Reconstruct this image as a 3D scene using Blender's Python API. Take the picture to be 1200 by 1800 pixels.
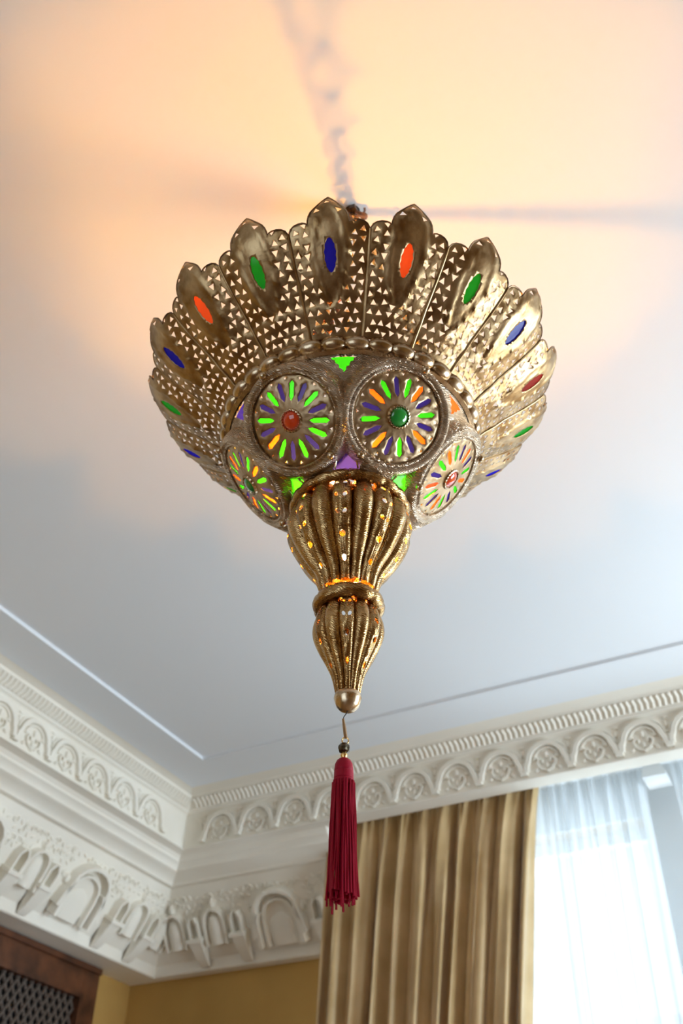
import bpy, math, random
from math import pi, sin, cos, radians, sqrt, atan2, hypot, exp
from mathutils import Vector, Matrix
from mathutils.geometry import delaunay_2d_cdt

for o in list(bpy.data.objects):
    bpy.data.objects.remove(o)
scene = bpy.context.scene
col = scene.collection

# ------------------------------------------------------------------ camera
CAM = Vector((0.68686, -1.32660, 1.5))
PITCH, ROLL, YAW = radians(40.84), radians(0.945), radians(28.0)
hd = Vector((-sin(YAW), cos(YAW), 0)); rt = Vector((cos(YAW), sin(YAW), 0)); up = Vector((0, 0, 1))
FW = hd * cos(PITCH) + up * sin(PITCH)
U0 = -hd * sin(PITCH) + up * cos(PITCH)
RR = rt * cos(ROLL) + U0 * sin(ROLL)
UU = -rt * sin(ROLL) + U0 * cos(ROLL)
cd = bpy.data.cameras.new('camera')
cam = bpy.data.objects.new('camera', cd)
col.objects.link(cam)
cam.matrix_world = Matrix(((RR.x, UU.x, -FW.x, CAM.x), (RR.y, UU.y, -FW.y, CAM.y), (RR.z, UU.z, -FW.z, CAM.z), (0, 0, 0, 1)))
cd.sensor_fit = 'VERTICAL'; cd.sensor_height = 36; cd.sensor_width = 24
cd.lens = 34.0
cd.dof.use_dof = True; cd.dof.focus_distance = 1.78; cd.dof.aperture_fstop = 4.0
scene.camera = cam

# ------------------------------------------------------------------ world, lights, exposure
scene.view_settings.view_transform = 'Standard'
scene.view_settings.look = 'None'
scene.view_settings.gamma = 1
scene.view_settings.exposure = 0.80
scene.view_settings.use_curve_mapping = False
w = bpy.data.worlds.new('world'); scene.world = w; w.use_nodes = True
bg = w.node_tree.nodes['Background']
bg.inputs[0].default_value = (0.74, 0.88, 1.0, 1); bg.inputs[1].default_value = 1.1

def area(name, loc, target, sx, sy, power, color):
    l = bpy.data.lights.new(name, 'AREA'); l.shape = 'RECTANGLE'; l.size = sx; l.size_y = sy
    l.energy = power; l.color = color
    o = bpy.data.objects.new(name, l); col.objects.link(o); o.location = loc
    o.rotation_euler = (Vector(target) - Vector(loc)).to_track_quat('-Z', 'Y').to_euler()
    return o
area('daylight_back_window', (0.05, 4.1, 2.05), (0.05, 0, 2.05), 3.2, 3.3, 90, (0.72, 0.87, 1.0))
area('daylight_side_window', (3.62, 2.25, 1.9), (0, 2.25, 1.9), 2.1, 3.0, 165, (0.70, 0.86, 1.0))
area('added_rear_fill', (-0.6, -4.5, 1.7), (-0.6, 0, 2.2), 3.0, 2.4, 9, (0.72, 0.87, 1.0))  # added fill light behind the camera, brightens the near petals
BULB_MAIN, BULB_WARM = 1850.0, 1250.0

# ------------------------------------------------------------------ helpers
class MB:
    def __init__(s): s.v = []; s.f = []
    def add(s, vs, fs):
        n = len(s.v); s.v += [tuple(p) for p in vs]; s.f += [tuple(i + n for i in f) for f in fs]
    def box(s, a, b, M=None):
        (x0, y0, z0), (x1, y1, z1) = a, b
        vs = [Vector(p) for p in ((x0,y0,z0),(x1,y0,z0),(x1,y1,z0),(x0,y1,z0),(x0,y0,z1),(x1,y0,z1),(x1,y1,z1),(x0,y1,z1))]
        if M: vs = [M(*p) for p in vs]
        s.add(vs, [(0,3,2,1),(4,5,6,7),(0,1,5,4),(1,2,6,5),(2,3,7,6),(3,0,4,7)])
    def tube(s, pts, r, n=8, closed=False, caps=True):
        pts = [Vector(p) for p in pts]; m = len(pts)
        rs = r if isinstance(r, (list, tuple)) else [r] * m
        T = []
        for i in range(m):
            a = pts[(i - 1) % m] if (closed or i > 0) else pts[i]
            b = pts[(i + 1) % m] if (closed or i < m - 1) else pts[i]
            T.append((b - a).normalized())
        ref = Vector((0, 0, 1)) if abs(T[0].z) < .9 else Vector((1, 0, 0))
        N = (ref - T[0] * ref.dot(T[0])).normalized()
        vs = []
        for i in range(m):
            N = (N - T[i] * N.dot(T[i])).normalized(); B = T[i].cross(N)
            for k in range(n):
                a = 2 * pi * k / n
                vs.append(pts[i] + (N * cos(a) + B * sin(a)) * rs[i])
        fs = []
        for i in range(m if closed else m - 1):
            j = (i + 1) % m
            for k in range(n):
                fs.append((i*n+k, i*n+(k+1) % n, j*n+(k+1) % n, j*n+k))
        if caps and not closed:
            fs += [tuple(range(n))[::-1], tuple((m-1)*n + k for k in range(n))]
        s.add(vs, fs)
    def lathe(s, prof, n=48, fr=None, cap0=False, cap1=False, M=None):
        # prof [(r,z)], fr(r,z,angle)->r ; M maps Vector
        vs = []
        for r, z in prof:
            for k in range(n):
                a = 2 * pi * k / n
                rr = fr(r, z, a) if fr else r
                p = Vector((rr * cos(a), rr * sin(a), z)); vs.append(M(p) if M else p)
        fs = []
        for i in range(len(prof) - 1):
            for k in range(n):
                fs.append((i*n+k, i*n+(k+1) % n, (i+1)*n+(k+1) % n, (i+1)*n+k))
        if cap0: fs.append(tuple(range(n))[::-1])
        if cap1: fs.append(tuple((len(prof)-1)*n + k for k in range(n)))
        s.add(vs, fs)
    def sphere(s, c, r, n=16, m=10, M=None, sc=(1, 1, 1)):
        prof = [(sin(pi * i / m) * r, -cos(pi * i / m) * r) for i in range(m + 1)]
        prof[0] = (1e-5, -r); prof[-1] = (1e-5, r)
        c = Vector(c)
        def mm(p):
            q = Vector((p.x * sc[0], p.y * sc[1], p.z * sc[2])) + c
            return M(q) if M else q
        s.lathe(prof, n, M=mm, cap0=True, cap1=True)
    def build(s, name, m, parent=None, smooth=True, label=None, angle=35):
        me = bpy.data.meshes.new(name); me.from_pydata(s.v, [], s.f); me.validate(); me.update()
        import bmesh
        bm = bmesh.new(); bm.from_mesh(me)
        bmesh.ops.remove_doubles(bm, verts=bm.verts, dist=1e-6)
        bmesh.ops.recalc_face_normals(bm, faces=bm.faces)
        if smooth:
            for f in bm.faces: f.smooth = True
            ca = radians(angle)
            for e in bm.edges:
                if len(e.link_faces) == 2 and e.calc_face_angle(0) > ca: e.smooth = False
        bm.to_mesh(me); bm.free()
        if m: me.materials.append(m)
        o = bpy.data.objects.new(name, me); col.objects.link(o)
        if parent: o.parent = parent
        if label: o['label'] = label
        return o

def struct(o): o['kind'] = 'structure'; return o
def tag(o, label, cat, group=None):
    o['label'] = label; o['category'] = cat
    if group: o['group'] = group
    return o
def empty(name, loc, rz=0):
    o = bpy.data.objects.new(name, None); o.location = loc; o.rotation_euler = (0, 0, rz); o.empty_display_size = .1
    col.objects.link(o); return o
def solid(o, t, off=0):
    m = o.modifiers.new('thickness', 'SOLIDIFY'); m.thickness = t; m.offset = off; return o
def in_poly(p, poly):
    x, y = p; c = False; n = len(poly)
    for i in range(n):
        x1, y1 = poly[i]; x2, y2 = poly[i - 1]
        if (y1 > y) != (y2 > y) and x < (x2 - x1) * (y - y1) / (y2 - y1) + x1: c = not c
    return c
def sheet(outline, holes, grid, mapf):
    """flat outline with holes, filled with triangles and bent onto a surface"""
    vs = []; es = []
    for poly in [outline] + holes:
        n = len(vs); vs += [Vector(p) for p in poly]
        es += [(n + i, n + (i + 1) % len(poly)) for i in range(len(poly))]
    for g in grid:
        if in_poly(g, outline) and not any(in_poly(g, h) for h in holes): vs.append(Vector(g))
    V, E_, F_, *_r = delaunay_2d_cdt(vs, es, [], 0, 1e-6)
    fs = []
    boxes = [(min(p[0] for p in h), max(p[0] for p in h), min(p[1] for p in h), max(p[1] for p in h), h) for h in holes]
    for f in F_:
        cx = sum(V[i].x for i in f) / len(f); cy = sum(V[i].y for i in f) / len(f)
        if not in_poly((cx, cy), outline): continue
        if any(a <= cx <= b and c <= cy <= d and in_poly((cx, cy), h) for a, b, c, d, h in boxes): continue
        fs.append(tuple(f))
    return [mapf(v.x, v.y) for v in V], fs

# ------------------------------------------------------------------ materials
def mat(name, color, rough=.5, metal=0.0, **kw):
    m = bpy.data.materials.new(name); m.use_nodes = True
    b = m.node_tree.nodes['Principled BSDF']
    b.inputs['Base Color'].default_value = (*color, 1); b.inputs['Roughness'].default_value = rough
    b.inputs['Metallic'].default_value = metal
    for k, v in kw.items(): b.inputs[k.replace('_', ' ')].default_value = v
    return m
def bump(m, scale=40, strength=.2, dist=.002, detail=4, stretch=(1, 1, 1), kind='noise', cvar=None, rvar=None):
    nt = m.node_tree; N = nt.nodes; L = nt.links; b = N['Principled BSDF']
    tc = N.new('ShaderNodeTexCoord'); mp = N.new('ShaderNodeMapping'); mp.inputs['Scale'].default_value = stretch
    L.new(tc.outputs['Object'], mp.inputs[0])
    if kind == 'noise':
        t = N.new('ShaderNodeTexNoise'); t.inputs['Scale'].default_value = scale; t.inputs['Detail'].default_value = detail; out = t.outputs[0]
    else:
        t = N.new('ShaderNodeTexVoronoi'); t.inputs['Scale'].default_value = scale; out = t.outputs[0]
    L.new(mp.outputs[0], t.inputs['Vector'])
    bp = N.new('ShaderNodeBump'); bp.inputs['Strength'].default_value = strength; bp.inputs['Distance'].default_value = dist
    L.new(out, bp.inputs['Height']); L.new(bp.outputs[0], b.inputs['Normal'])
    if cvar:
        r = N.new('ShaderNodeValToRGB'); r.color_ramp.elements[0].position = .35; r.color_ramp.elements[1].position = .65
        r.color_ramp.elements[0].color = (*cvar[0], 1); r.color_ramp.elements[1].color = (*cvar[1], 1)
        t2 = N.new('ShaderNodeTexNoise'); t2.inputs['Scale'].default_value = cvar[2]; t2.inputs['Detail'].default_value = 5
        L.new(tc.outputs['Object'], t2.inputs['Vector']); L.new(t2.outputs[0], r.inputs[0]); L.new(r.outputs[0], b.inputs['Base Color'])
    return m

M_ceil = bump(mat('ceiling_paint', (.80, .82, .84), .9), 60, .05, .001)
M_plaster = bump(mat('cream_plaster', (.82, .77, .67), .75), 90, .25, .002, cvar=((.83, .77, .66), (.87, .82, .72), 3))
M_carved = bump(mat('carved_plaster', (.80, .72, .60), .8), 55, .9, .012, 3, kind='voronoi', cvar=((.72, .60, .44), (.84, .78, .67), 30))
M_yellow = bump(mat('ochre_wall_paint', (.52, .33, .11), .8), 12, .1, .002, cvar=((.46, .27, .07), (.53, .32, .09), 2))
M_floor = bump(mat('oak_parquet', (.22, .12, .055), .4), 20, .15, .002, stretch=(1, 8, 1), cvar=((.16, .085, .04), (.28, .16, .075), 3))
M_white = mat('white_gloss_paint', (.80, .82, .82), .4)
M_wood = bump(mat('dark_walnut', (.075, .028, .012), .35), 14, .2, .002, stretch=(6, 6, .6), cvar=((.05, .018, .008), (.13, .045, .018), 9))
M_lattice = mat('dark_turned_wood', (.10, .075, .06), .4)
M_black = mat('dark_backing', (.012, .011, .012), .8)

def metal(name, c0, c1, rough, engraved=0.0):
    m = bpy.data.materials.new(name); m.use_nodes = True
    nt = m.node_tree; N = nt.nodes; L = nt.links; b = N['Principled BSDF']
    b.inputs['Metallic'].default_value = 1
    tc = N.new('ShaderNodeTexCoord')
    t = N.new('ShaderNodeTexNoise'); t.inputs['Scale'].default_value = 22; t.inputs['Detail'].default_value = 6
    L.new(tc.outputs['Object'], t.inputs['Vector'])
    r = N.new('ShaderNodeValToRGB'); r.color_ramp.elements[0].position = .38; r.color_ramp.elements[1].position = .62
    r.color_ramp.elements[0].color = (*c0, 1); r.color_ramp.elements[1].color = (*c1, 1)
    L.new(t.outputs[0], r.inputs[0]); L.new(r.outputs[0], b.inputs['Base Color'])
    mr = N.new('ShaderNodeMapRange'); mr.inputs['To Min'].default_value = rough - .09; mr.inputs['To Max'].default_value = rough + .12
    L.new(t.outputs[0], mr.inputs[0]); L.new(mr.outputs[0], b.inputs['Roughness'])
    n1 = N.new('ShaderNodeTexNoise'); n1.inputs['Scale'].default_value = 45; n1.inputs['Detail'].default_value = 3
    L.new(tc.outputs['Object'], n1.inputs['Vector'])
    b1 = N.new('ShaderNodeBump'); b1.inputs['Strength'].default_value = .28; b1.inputs['Distance'].default_value = .004
    L.new(n1.outputs[0], b1.inputs['Height'])
    last = b1
    if engraved:
        mp = N.new('ShaderNodeMapping'); mp.inputs['Scale'].default_value = (1, 1, 1); mp.inputs['Rotation'].default_value = (.6, .4, .8)
        L.new(tc.outputs['Object'], mp.inputs[0])
        wv = N.new('ShaderNodeTexWave'); wv.inputs['Scale'].default_value = 95; wv.inputs['Distortion'].default_value = 14
        wv.inputs['Detail'].default_value = 2; wv.inputs['Detail Scale'].default_value = .6
        L.new(mp.outputs[0], wv.inputs['Vector'])
        b2 = N.new('ShaderNodeBump'); b2.inputs['Strength'].default_value = engraved; b2.inputs['Distance'].default_value = .0015
        L.new(wv.outputs[1], b2.inputs['Height']); L.new(b1.outputs[0], b2.inputs['Normal']); last = b2
    L.new(last.outputs[0], b.inputs['Normal'])
    return m
M_petal = metal('nickel_silver_sheet', (.28, .165, .07), (.53, .37, .20), .37)
M_metal = metal('aged_nickel_silver', (.48, .34, .20), (.72, .57, .40), .25)
M_disc = metal('dull_nickel_disc', (.38, .26, .14), (.58, .43, .27), .40)
M_engr = metal('engraved_nickel_silver', (.50, .37, .25), (.72, .58, .44), .34, 1.0)
M_flute = metal('fluted_brass_silver', (.34, .19, .07), (.56, .37, .17), .22, .3)
M_edge = metal('dark_rolled_edge', (.16, .10, .06), (.30, .20, .12), .4)
M_dark = mat('blackened_steel', (.05, .04, .035), .45, .8)
M_cord = mat('brown_flex', (.20, .09, .04), .6)
M_brass = mat('yellow_brass', (.80, .52, .20), .28, 1)

def glass(name, c):
    m = bpy.data.materials.new(name); m.use_nodes = True
    nt = m.node_tree; N = nt.nodes; L = nt.links
    for n in list(N):
        if n.type != 'OUTPUT_MATERIAL': N.remove(n)
    out = [n for n in N if n.type == 'OUTPUT_MATERIAL'][0]
    d = N.new('ShaderNodeBsdfDiffuse'); d.inputs[0].default_value = (*c, 1)
    t = N.new('ShaderNodeBsdfTranslucent'); t.inputs[0].default_value = (*c, 1)
    g = N.new('ShaderNodeBsdfGlossy'); g.inputs[1].default_value = .12; g.inputs[0].default_value = (1, 1, 1, 1)
    m1 = N.new('ShaderNodeMixShader'); m1.inputs[0].default_value = .55
    L.new(d.outputs[0], m1.inputs[1]); L.new(t.outputs[0], m1.inputs[2])
    m2 = N.new('ShaderNodeMixShader'); m2.inputs[0].default_value = .02
    L.new(m1.outputs[0], m2.inputs[1]); L.new(g.outputs[0], m2.inputs[2]); L.new(m2.outputs[0], out.inputs[0])
    return m
G = {'blue': glass('blue_glass', (.008, .010, .42)), 'green': glass('green_glass', (.012, .36, .03)),
     'orange': glass('orange_glass', (.95, .12, .03)), 'violet': glass('violet_glass', (.014, .014, .80)),
     'plum': glass('plum_glass', (.30, .05, .06))}
M_gem = {'green': mat('green_gem', (.01, .28, .04), .06, 0, Coat_Weight=1.0), 'red': mat('red_gem', (.75, .06, .01), .06, 0, Coat_Weight=1.0)}

def emit(name, c, s):
    m = bpy.data.materials.new(name); m.use_nodes = True; N = m.node_tree.nodes
    N.remove(N['Principled BSDF']); e = N.new('ShaderNodeEmission'); e.inputs[0].default_value = (*c, 1); e.inputs[1].default_value = s
    m.node_tree.links.new(e.outputs[0], [n for n in N if n.type == 'OUTPUT_MATERIAL'][0].inputs[0]); return m

def cloth(name, c, trans, transp, rough=.5, sheen=.3, c2=None, strip=None):
    m = mat(name, c, rough); nt = m.node_tree; N = nt.nodes; L = nt.links; b = N['Principled BSDF']
    b.inputs['Sheen Weight'].default_value = sheen
    out = [n for n in N if n.type == 'OUTPUT_MATERIAL'][0]
    t = N.new('ShaderNodeBsdfTranslucent'); t.inputs[0].default_value = (*(c2 or c), 1)
    m1 = N.new('ShaderNodeMixShader'); m1.inputs[0].default_value = trans
    L.new(b.outputs[0], m1.inputs[1]); L.new(t.outputs[0], m1.inputs[2])
    last = m1
    if transp:
        tp = N.new('ShaderNodeBsdfTransparent'); m2 = N.new('ShaderNodeMixShader'); m2.inputs[0].default_value = transp
        L.new(m1.outputs[0], m2.inputs[1]); L.new(tp.outputs[0], m2.inputs[2]); last = m2
    L.new(last.outputs[0], out.inputs[0])
    return m
M_gold = bump(cloth('gold_silk', (.56, .38, .17), .10, 0, .34, .35), 160, .25, .001, 3, stretch=(.15, .15, 3), cvar=((.54, .36, .155), (.68, .48, .24), 5))
M_sheer = cloth('white_voile', (.80, .84, .86), .50, .20, .8, .1)
M_red = bump(mat('crimson_silk', (.33, .003, .022), .5), 300, .2, .0006)
M_red.node_tree.nodes['Principled BSDF'].inputs['Specular IOR Level'].default_value = .2

# ------------------------------------------------------------------ room shell
XL, YB, XR, YF = -3.236, 3.515, 3.3, -4.2
P = {'thin': (-2.213, 2.586), 'f2bot': (-3.019, 3.450)}
def Wl(s, d, h, x0): return Vector((x0 + d, s, h))
# floor and ceiling
b = MB(); b.box((XL - .3, YF - .3, -.1), (XR + .3, YB + .3, 0)); struct(b.build('floor', M_floor, smooth=False))
b = MB(); b.box((XL - .3, YF - .3, 3.9), (XR + .3, YB + .3, 4.05)); struct(b.build('ceiling', M_ceil, smooth=False))
def wall_open(name, axis, pos, th, a0, a1, opens, m):
    """wall slab with rectangular openings [(u0,u1,z0,z1)]"""
    b = MB()
    us = sorted({a0, a1, *[o[0] for o in opens], *[o[1] for o in opens]})
    for u0, u1 in zip(us[:-1], us[1:]):
        segs = [(0, 3.9)]
        for o in opens:
            if o[0] <= u0 and o[1] >= u1: segs = [(0, o[2]), (o[3], 3.9)]
        for z0, z1 in segs:
            if axis == 'x': b.box((pos, u0, z0), (pos + th, u1, z1))
            else: b.box((u0, pos, z0), (u1, pos + th, z1))
    return struct(b.build(name, m, smooth=False))
wall_open('wall_left', 'x', XL - .3, .3, YF - .3, YB + .3, [], M_yellow)
wall_open('wall_back', 'y', YB, .3, XL, XR, [(-1.5, -.10, .35, 3.53), (.05, 1.5, .35, 3.53)], M_yellow)
wall_open('wall_right', 'x', XR, .3, YF - .3, YB + .3, [(1.1, 3.3, .35, 3.4)], M_yellow)
wall_open('wall_front', 'y', YF - .3, .3, XL, XR, [(-2.1, .9, .5, 3.0)], M_yellow)

# windows
M_glass = bpy.data.materials.new('window_glass'); M_glass.use_nodes = True
_N = M_glass.node_tree.nodes; _L = M_glass.node_tree.links; _N.remove(_N['Principled BSDF'])
_o = [n for n in _N if n.type == 'OUTPUT_MATERIAL'][0]; _t = _N.new('ShaderNodeBsdfTransparent'); _g = _N.new('ShaderNodeBsdfGlossy'); _g.inputs[1].default_value = .03
_m = _N.new('ShaderNodeMixShader'); _m.inputs[0].default_value = .06; _L.new(_t.outputs[0], _m.inputs[1]); _L.new(_g.outputs[0], _m.inputs[2]); _L.new(_m.outputs[0], _o.inputs[0])
def window(name, axis, pos, u0, u1, z0, z1, nm=1):
    b = MB(); g = MB(); t = .06
    def bx(mb, ua, ub, za, zb, dp=.05):
        if axis == 'y': mb.box((ua, pos - dp / 2, za), (ub, pos + dp / 2, zb))
        else: mb.box((pos - dp / 2, ua, za), (pos + dp / 2, ub, zb))
    bx(b, u0, u1, z0, z0 + t); bx(b, u0, u1, z1 - t, z1); bx(b, u0, u0 + t, z0 + t, z1 - t); bx(b, u1 - t, u1, z0 + t, z1 - t)
    for k in range(1, nm + 1):
        c = u0 + (u1 - u0) * k / (nm + 1); bx(b, c - .03, c + .03, z0 + t, z1 - t)
    zc = z0 + (z1 - z0) * .72
    bx(b, u0 + t, u1 - t, zc - .025, zc + .025, .048)
    o = struct(b.build(name, M_white, smooth=False))
    bx(g, u0 + t, u1 - t, z0 + t, z1 - t, .006); g.build('window_glass', M_glass, o, smooth=False)
window('window_1', 'y', YB + .14, -1.5, -.10, .35, 3.53)
window('window_2', 'y', YB + .14, .05, 1.5, .35, 3.53)
window('window_3', 'x', XR + .14, 1.1, 3.3, .35, 3.4, 1)
window('window_4', 'y', YF - .14, -2.1, .9, .5, 3.0, 2)
b = MB(); b.box((-.14, YB - .02, .3), (.09, YB - .001, 3.53)); b.box((-1.69, YB - .02, 3.53), (1.69, YB - .001, 3.88))
struct(b.build('trim_5', M_white, smooth=False))

# cornice profile, one point per fold: (X on the left wall, Y on the back wall, height)
prof = [(-2.213, 2.586, 3.90), (-2.213, 2.586, 3.884), (-2.42, 2.80, 3.884), (-2.455, 2.842, 3.8825), (-2.484, 2.880, 3.879), (-2.503, 2.912, 3.872),
        (-2.506, 2.918, 3.860), (-2.545, 2.965, 3.825), (-2.557, 2.974, 3.818), (-2.561, 2.977, 3.806), (-2.572, 2.986, 3.802), (-2.580, 2.996, 3.796)]
upper = prof + [(-2.583, 2.999, 3.790), (-2.594, 3.011, 3.615), (-2.580, 2.997, 3.611), (-2.580, 2.997, 3.603), (-2.604, 3.020, 3.600)]
lower = [(-2.628, 3.042, 3.594), (-2.644, 3.055, 3.578), (-2.646, 3.058, 3.568), (-2.652, 3.066, 3.562), (-2.668, 3.080, 3.552), (-2.676, 3.087, 3.540), (-2.680, 3.090, 3.530),
         (-2.686, 3.098, 3.527), (-2.70, 3.112, 3.520), (-2.735, 3.148, 3.507), (-2.752, 3.166, 3.492), (-2.757, 3.170, 3.482), (-2.785, 3.198, 3.478), (-2.790, 3.202, 3.470)]
f2 = [(-2.800, 3.214, 3.452), (-2.87, 3.290, 3.335), (-2.955, 3.382, 3.20), (-3.012, 3.442, 3.15), (-3.019, 3.450, 3.095), (-3.026, 3.456, 3.090), (-3.236, 3.515, 3.090)]
XE = -1.70
def extr(b, pr, s0, s1, wall, mitre0=False, mitre1=False):
    vs = []
    for X, Y, z in pr:
        if wall == 'left': vs += [Vector((X, s0, z)), Vector((X, Y if mitre1 else s1, z))]
        else: vs += [Vector((X if mitre0 else s0, Y, z)), Vector((s1, Y, z))]
    b.add(vs, [(2*i, 2*i+1, 2*i+3, 2*i+2) for i in range(len(pr) - 1)])
def endcap(b, pr, wall, s):
    # closes the open end of a moulding back to the wall
    vs = [Vector((X, s, z)) if wall == 'left' else Vector((s, Y, z)) for X, Y, z in pr]
    w0 = XL if wall == 'left' else YB
    n = len(vs); bk = [Vector((w0, s, p[2])) if wall == 'left' else Vector((s, w0, p[2])) for p in pr]
    b.add(vs + bk, [(i, i+1, n+i+1, n+i) for i in range(n - 1)])
full = upper[3:] + lower + f2
b = MB(); extr(b, full, YF, 0, 'left', mitre1=True); o1 = b
b2 = MB(); extr(b2, full, 0, XE, 'back', mitre0=True); endcap(b2, (upper + lower + f2)[13:], 'back', XE)
bm_ = MB(); extr(bm_, upper[:4], YF, 0, 'left', mitre1=True); extr(bm_, upper[:4], 0, XR, 'back', mitre0=True); struct(bm_.build('trim_6', M_ceil, smooth=False))
pel = upper[3:] + [(-9, 3.026, 3.598), (-9, 3.085, 3.598), (-9, 3.090, 3.606), (-9, 3.090, 3.90)]
extr(b2, pel, XE, XR, 'back')

# ---- relief on the friezes: a local frame (along the wall s, height h, outward d)
def frame_left(x0, x1, z0, z1):
    # sloping board between (x0,z0) bottom and (x1,z1) top
    t = Vector((x1 - x0, 0, z1 - z0)).normalized(); n = Vector((t.z, 0, -t.x))
    L = hypot(x1 - x0, z1 - z0)
    return (lambda s, h, d: Vector((x0, s, z0)) + t * h + n * d), L
def frame_back(y0, y1, z0, z1):
    t = Vector((0, y1 - y0, z1 - z0)).normalized(); n = Vector((0, -t.z, t.y))
    L = hypot(y1 - y0, z1 - z0)
    return (lambda s, h, d: Vector((s, y0, z0)) + t * h + n * d), L
def strip(b, M, path, wd, d0, d1, bev=.25):
    """raised band following a path of (s,h), trapezoid section"""
    m = len(path); vs = []
    for i in range(m):
        a = path[max(0, i-1)]; c = path[min(m-1, i+1)]
        tx, ty = c[0]-a[0], c[1]-a[1]; l = hypot(tx, ty) or 1; nx, ny = -ty/l, tx/l
        s, h = path[i]; ww = wd[i] if isinstance(wd, list) else wd
        for k, d in ((-.5, d0), (-.5*(1-bev), d1), (.5*(1-bev), d1), (.5, d0)):
            vs.append(M(s + nx*ww*k, h + ny*ww*k, d))
    fs = []
    for i in range(m-1):
        for k in range(3): fs.append((4*i+k, 4*i+k+1, 4*i+4+k+1, 4*i+4+k))
    fs += [(0,1,2,3), (4*m-4, 4*m-3, 4*m-2, 4*m-1)]
    b.add(vs, fs)
def blob(b, M, s, h, rs, rh, d, tilt=0, n=10):
    vs = [M(s, h, d)]; 
    for ring, (kr, kd) in enumerate(((.6, .8), (1, 0))):
        for k in range(n):
            a = 2*pi*k/n; x = cos(a)*rs*kr; y = sin(a)*rh*kr
            vs.append(M(s + x*cos(tilt) - y*sin(tilt), h + x*sin(tilt) + y*cos(tilt), d*kd - (.001 if ring else 0)))
    fs = [(0, 1+k, 1+(k+1) % n) for k in range(n)] + [(1+k, 1+n+k, 1+n+(k+1) % n, 1+(k+1) % n) for k in range(n)]
    b.add(vs, fs)
def arc(s, h, r, a0, a1, n=12, ry=None):
    return [(s + r*cos(radians(a0 + (a1-a0)*i/n)), h + (ry or r)*sin(radians(a0 + (a1-a0)*i/n))) for i in range(n+1)]
PER = .236
def arcade(b, M, s0, s1, first, H):
    n0 = math.floor((s0 - first) / PER); k = n0
    while first + k*PER < s1:
        s = first + k*PER; k += 1
        if s - PER*.5 < s0 or s + PER*.5 > s1: continue
        # a foot at s, arches spring to the next foot at s+PER
        b.box((s-.017, .012, 0), (s+.017, .028, .026), M)
        b.box((s-.024, .026, 0), (s+.024, .036, .022), M)
        if s + PER*1.02 > s1: continue
        c = s + PER/2
        strip(b, M, [(s+.012, .034), (s+.016, .06)] + arc(c, .066, .092, 170, 10, 16, .092) + [(s+PER-.016, .06), (s+PER-.012, .034)], .030, 0, .020)
        strip(b, M, arc(c, .062, .066, 165, 15, 12, .072), .010, 0, .012)
        # leaf scroll inside, mirrored about the centre
        for q in (-1, 1):
            strip(b, M, [(c+q*.004, .020), (c+q*.022, .026), (c+q*.040, .042), (c+q*.046, .064), (c+q*.034, .080), (c+q*.020, .072), (c+q*.022, .058)], [.006, .010, .012, .012, .011, .009, .006], 0, .015)
            blob(b, M, c+q*.056, .030, .015, .009, .015, -q*.6); blob(b, M, c+q*.052, .088, .013, .008, .012, q*2.2)
        blob(b, M, c, .100, .010, .020, .014); blob(b, M, c, .046, .009, .020, .013); blob(b, M, c, .018, .014, .008, .015)
        # spandrel leaves above the feet
        for q in (-1, 1):
            strip(b, M, [(s+q*.006, .085), (s+q*.014, .115), (s+q*.030, .140), (s+q*.055, .156)], [.006, .012, .013, .006], 0, .010)
        blob(b, M, s, .125, .012, .022, .012); blob(b, M, s, .158, .016, .008, .010)
ra = MB()
ML, LL = frame_left(-2.594, -2.583, 3.615, 3.790)
arcade(ra, ML, YF, 3.0, 1.72 - PER*.5 + .005, LL)
rb = MB()
MBk, LB = frame_back(3.011, 2.999, 3.615, 3.790)
arcade(rb, MBk, -2.59, XR, -.575, LB)
# dentil ribs on the sloping band
for b_, M_, s0, s1 in ((ra, frame_left(-2.549, -2.508, 3.822, 3.858), YF, 2.94), (rb, frame_back(2.969, 2.920, 3.822, 3.858), -2.52, XR)):
    M, L = M_; s = s0 + .02
    while s < s1:
        vs = []
        for k in range(5):
            a = pi * k / 4
            for h, o in ((0.000, .006), (L * .5, .012), (L, .004)): vs.append(M(s + cos(a)*.0085 + o*.8, h, sin(a)*.010))
        b_.add(vs, [(3*k+j, 3*k+j+1, 3*k+j+4, 3*k+j+3) for k in range(4) for j in range(2)])
        s += .0285
# muqarnas frieze: sloping board from the wall edge up to the cove
def niche(b, M, c, wd, h0, h1, dep, th=.016, pointed=True):
    """arched recess framed by a thick stepped rib"""
    pts = [(c - wd/2, h0), (c - wd/2, h0 + (h1-h0)*.55)]
    n = 8
    for i in range(1, n):
        a = pi * i / n
        x = -cos(a) * wd/2; y = sin(a) ** (.8 if pointed else .5)
        pts.append((c + x, h0 + (h1-h0) * (.55 + .45*y)))
    pts += [(c + wd/2, h0 + (h1-h0)*.55), (c + wd/2, h0)]
    strip(b, M, pts, th, 0, dep, .35)
def corbel(b, M, c, wd, h_top, h_bot, dep):
    # tapered hanging block under a square cap
    b.box((c - wd/2, h_top, .0), (c + wd/2, h_top + .020, dep + .012), M)
    vs = []
    for k in range(7):
        f = k / 6; h = h_top + (h_bot - h_top) * f
        d = dep * (1 - f) ** .8 * .95 + .006; ww = wd * (.45 - .14 * f)
        vs += [M(c - ww, h, 0), M(c - ww*.9, h, d), M(c + ww*.9, h, d), M(c + ww, h, 0)]
    b.add(vs, [(4*k+j, 4*k+j+1, 4*k+j+5, 4*k+j+4) for k in range(6) for j in range(3)] + [(0,1,2,3), (24,25,26,27)])
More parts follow.
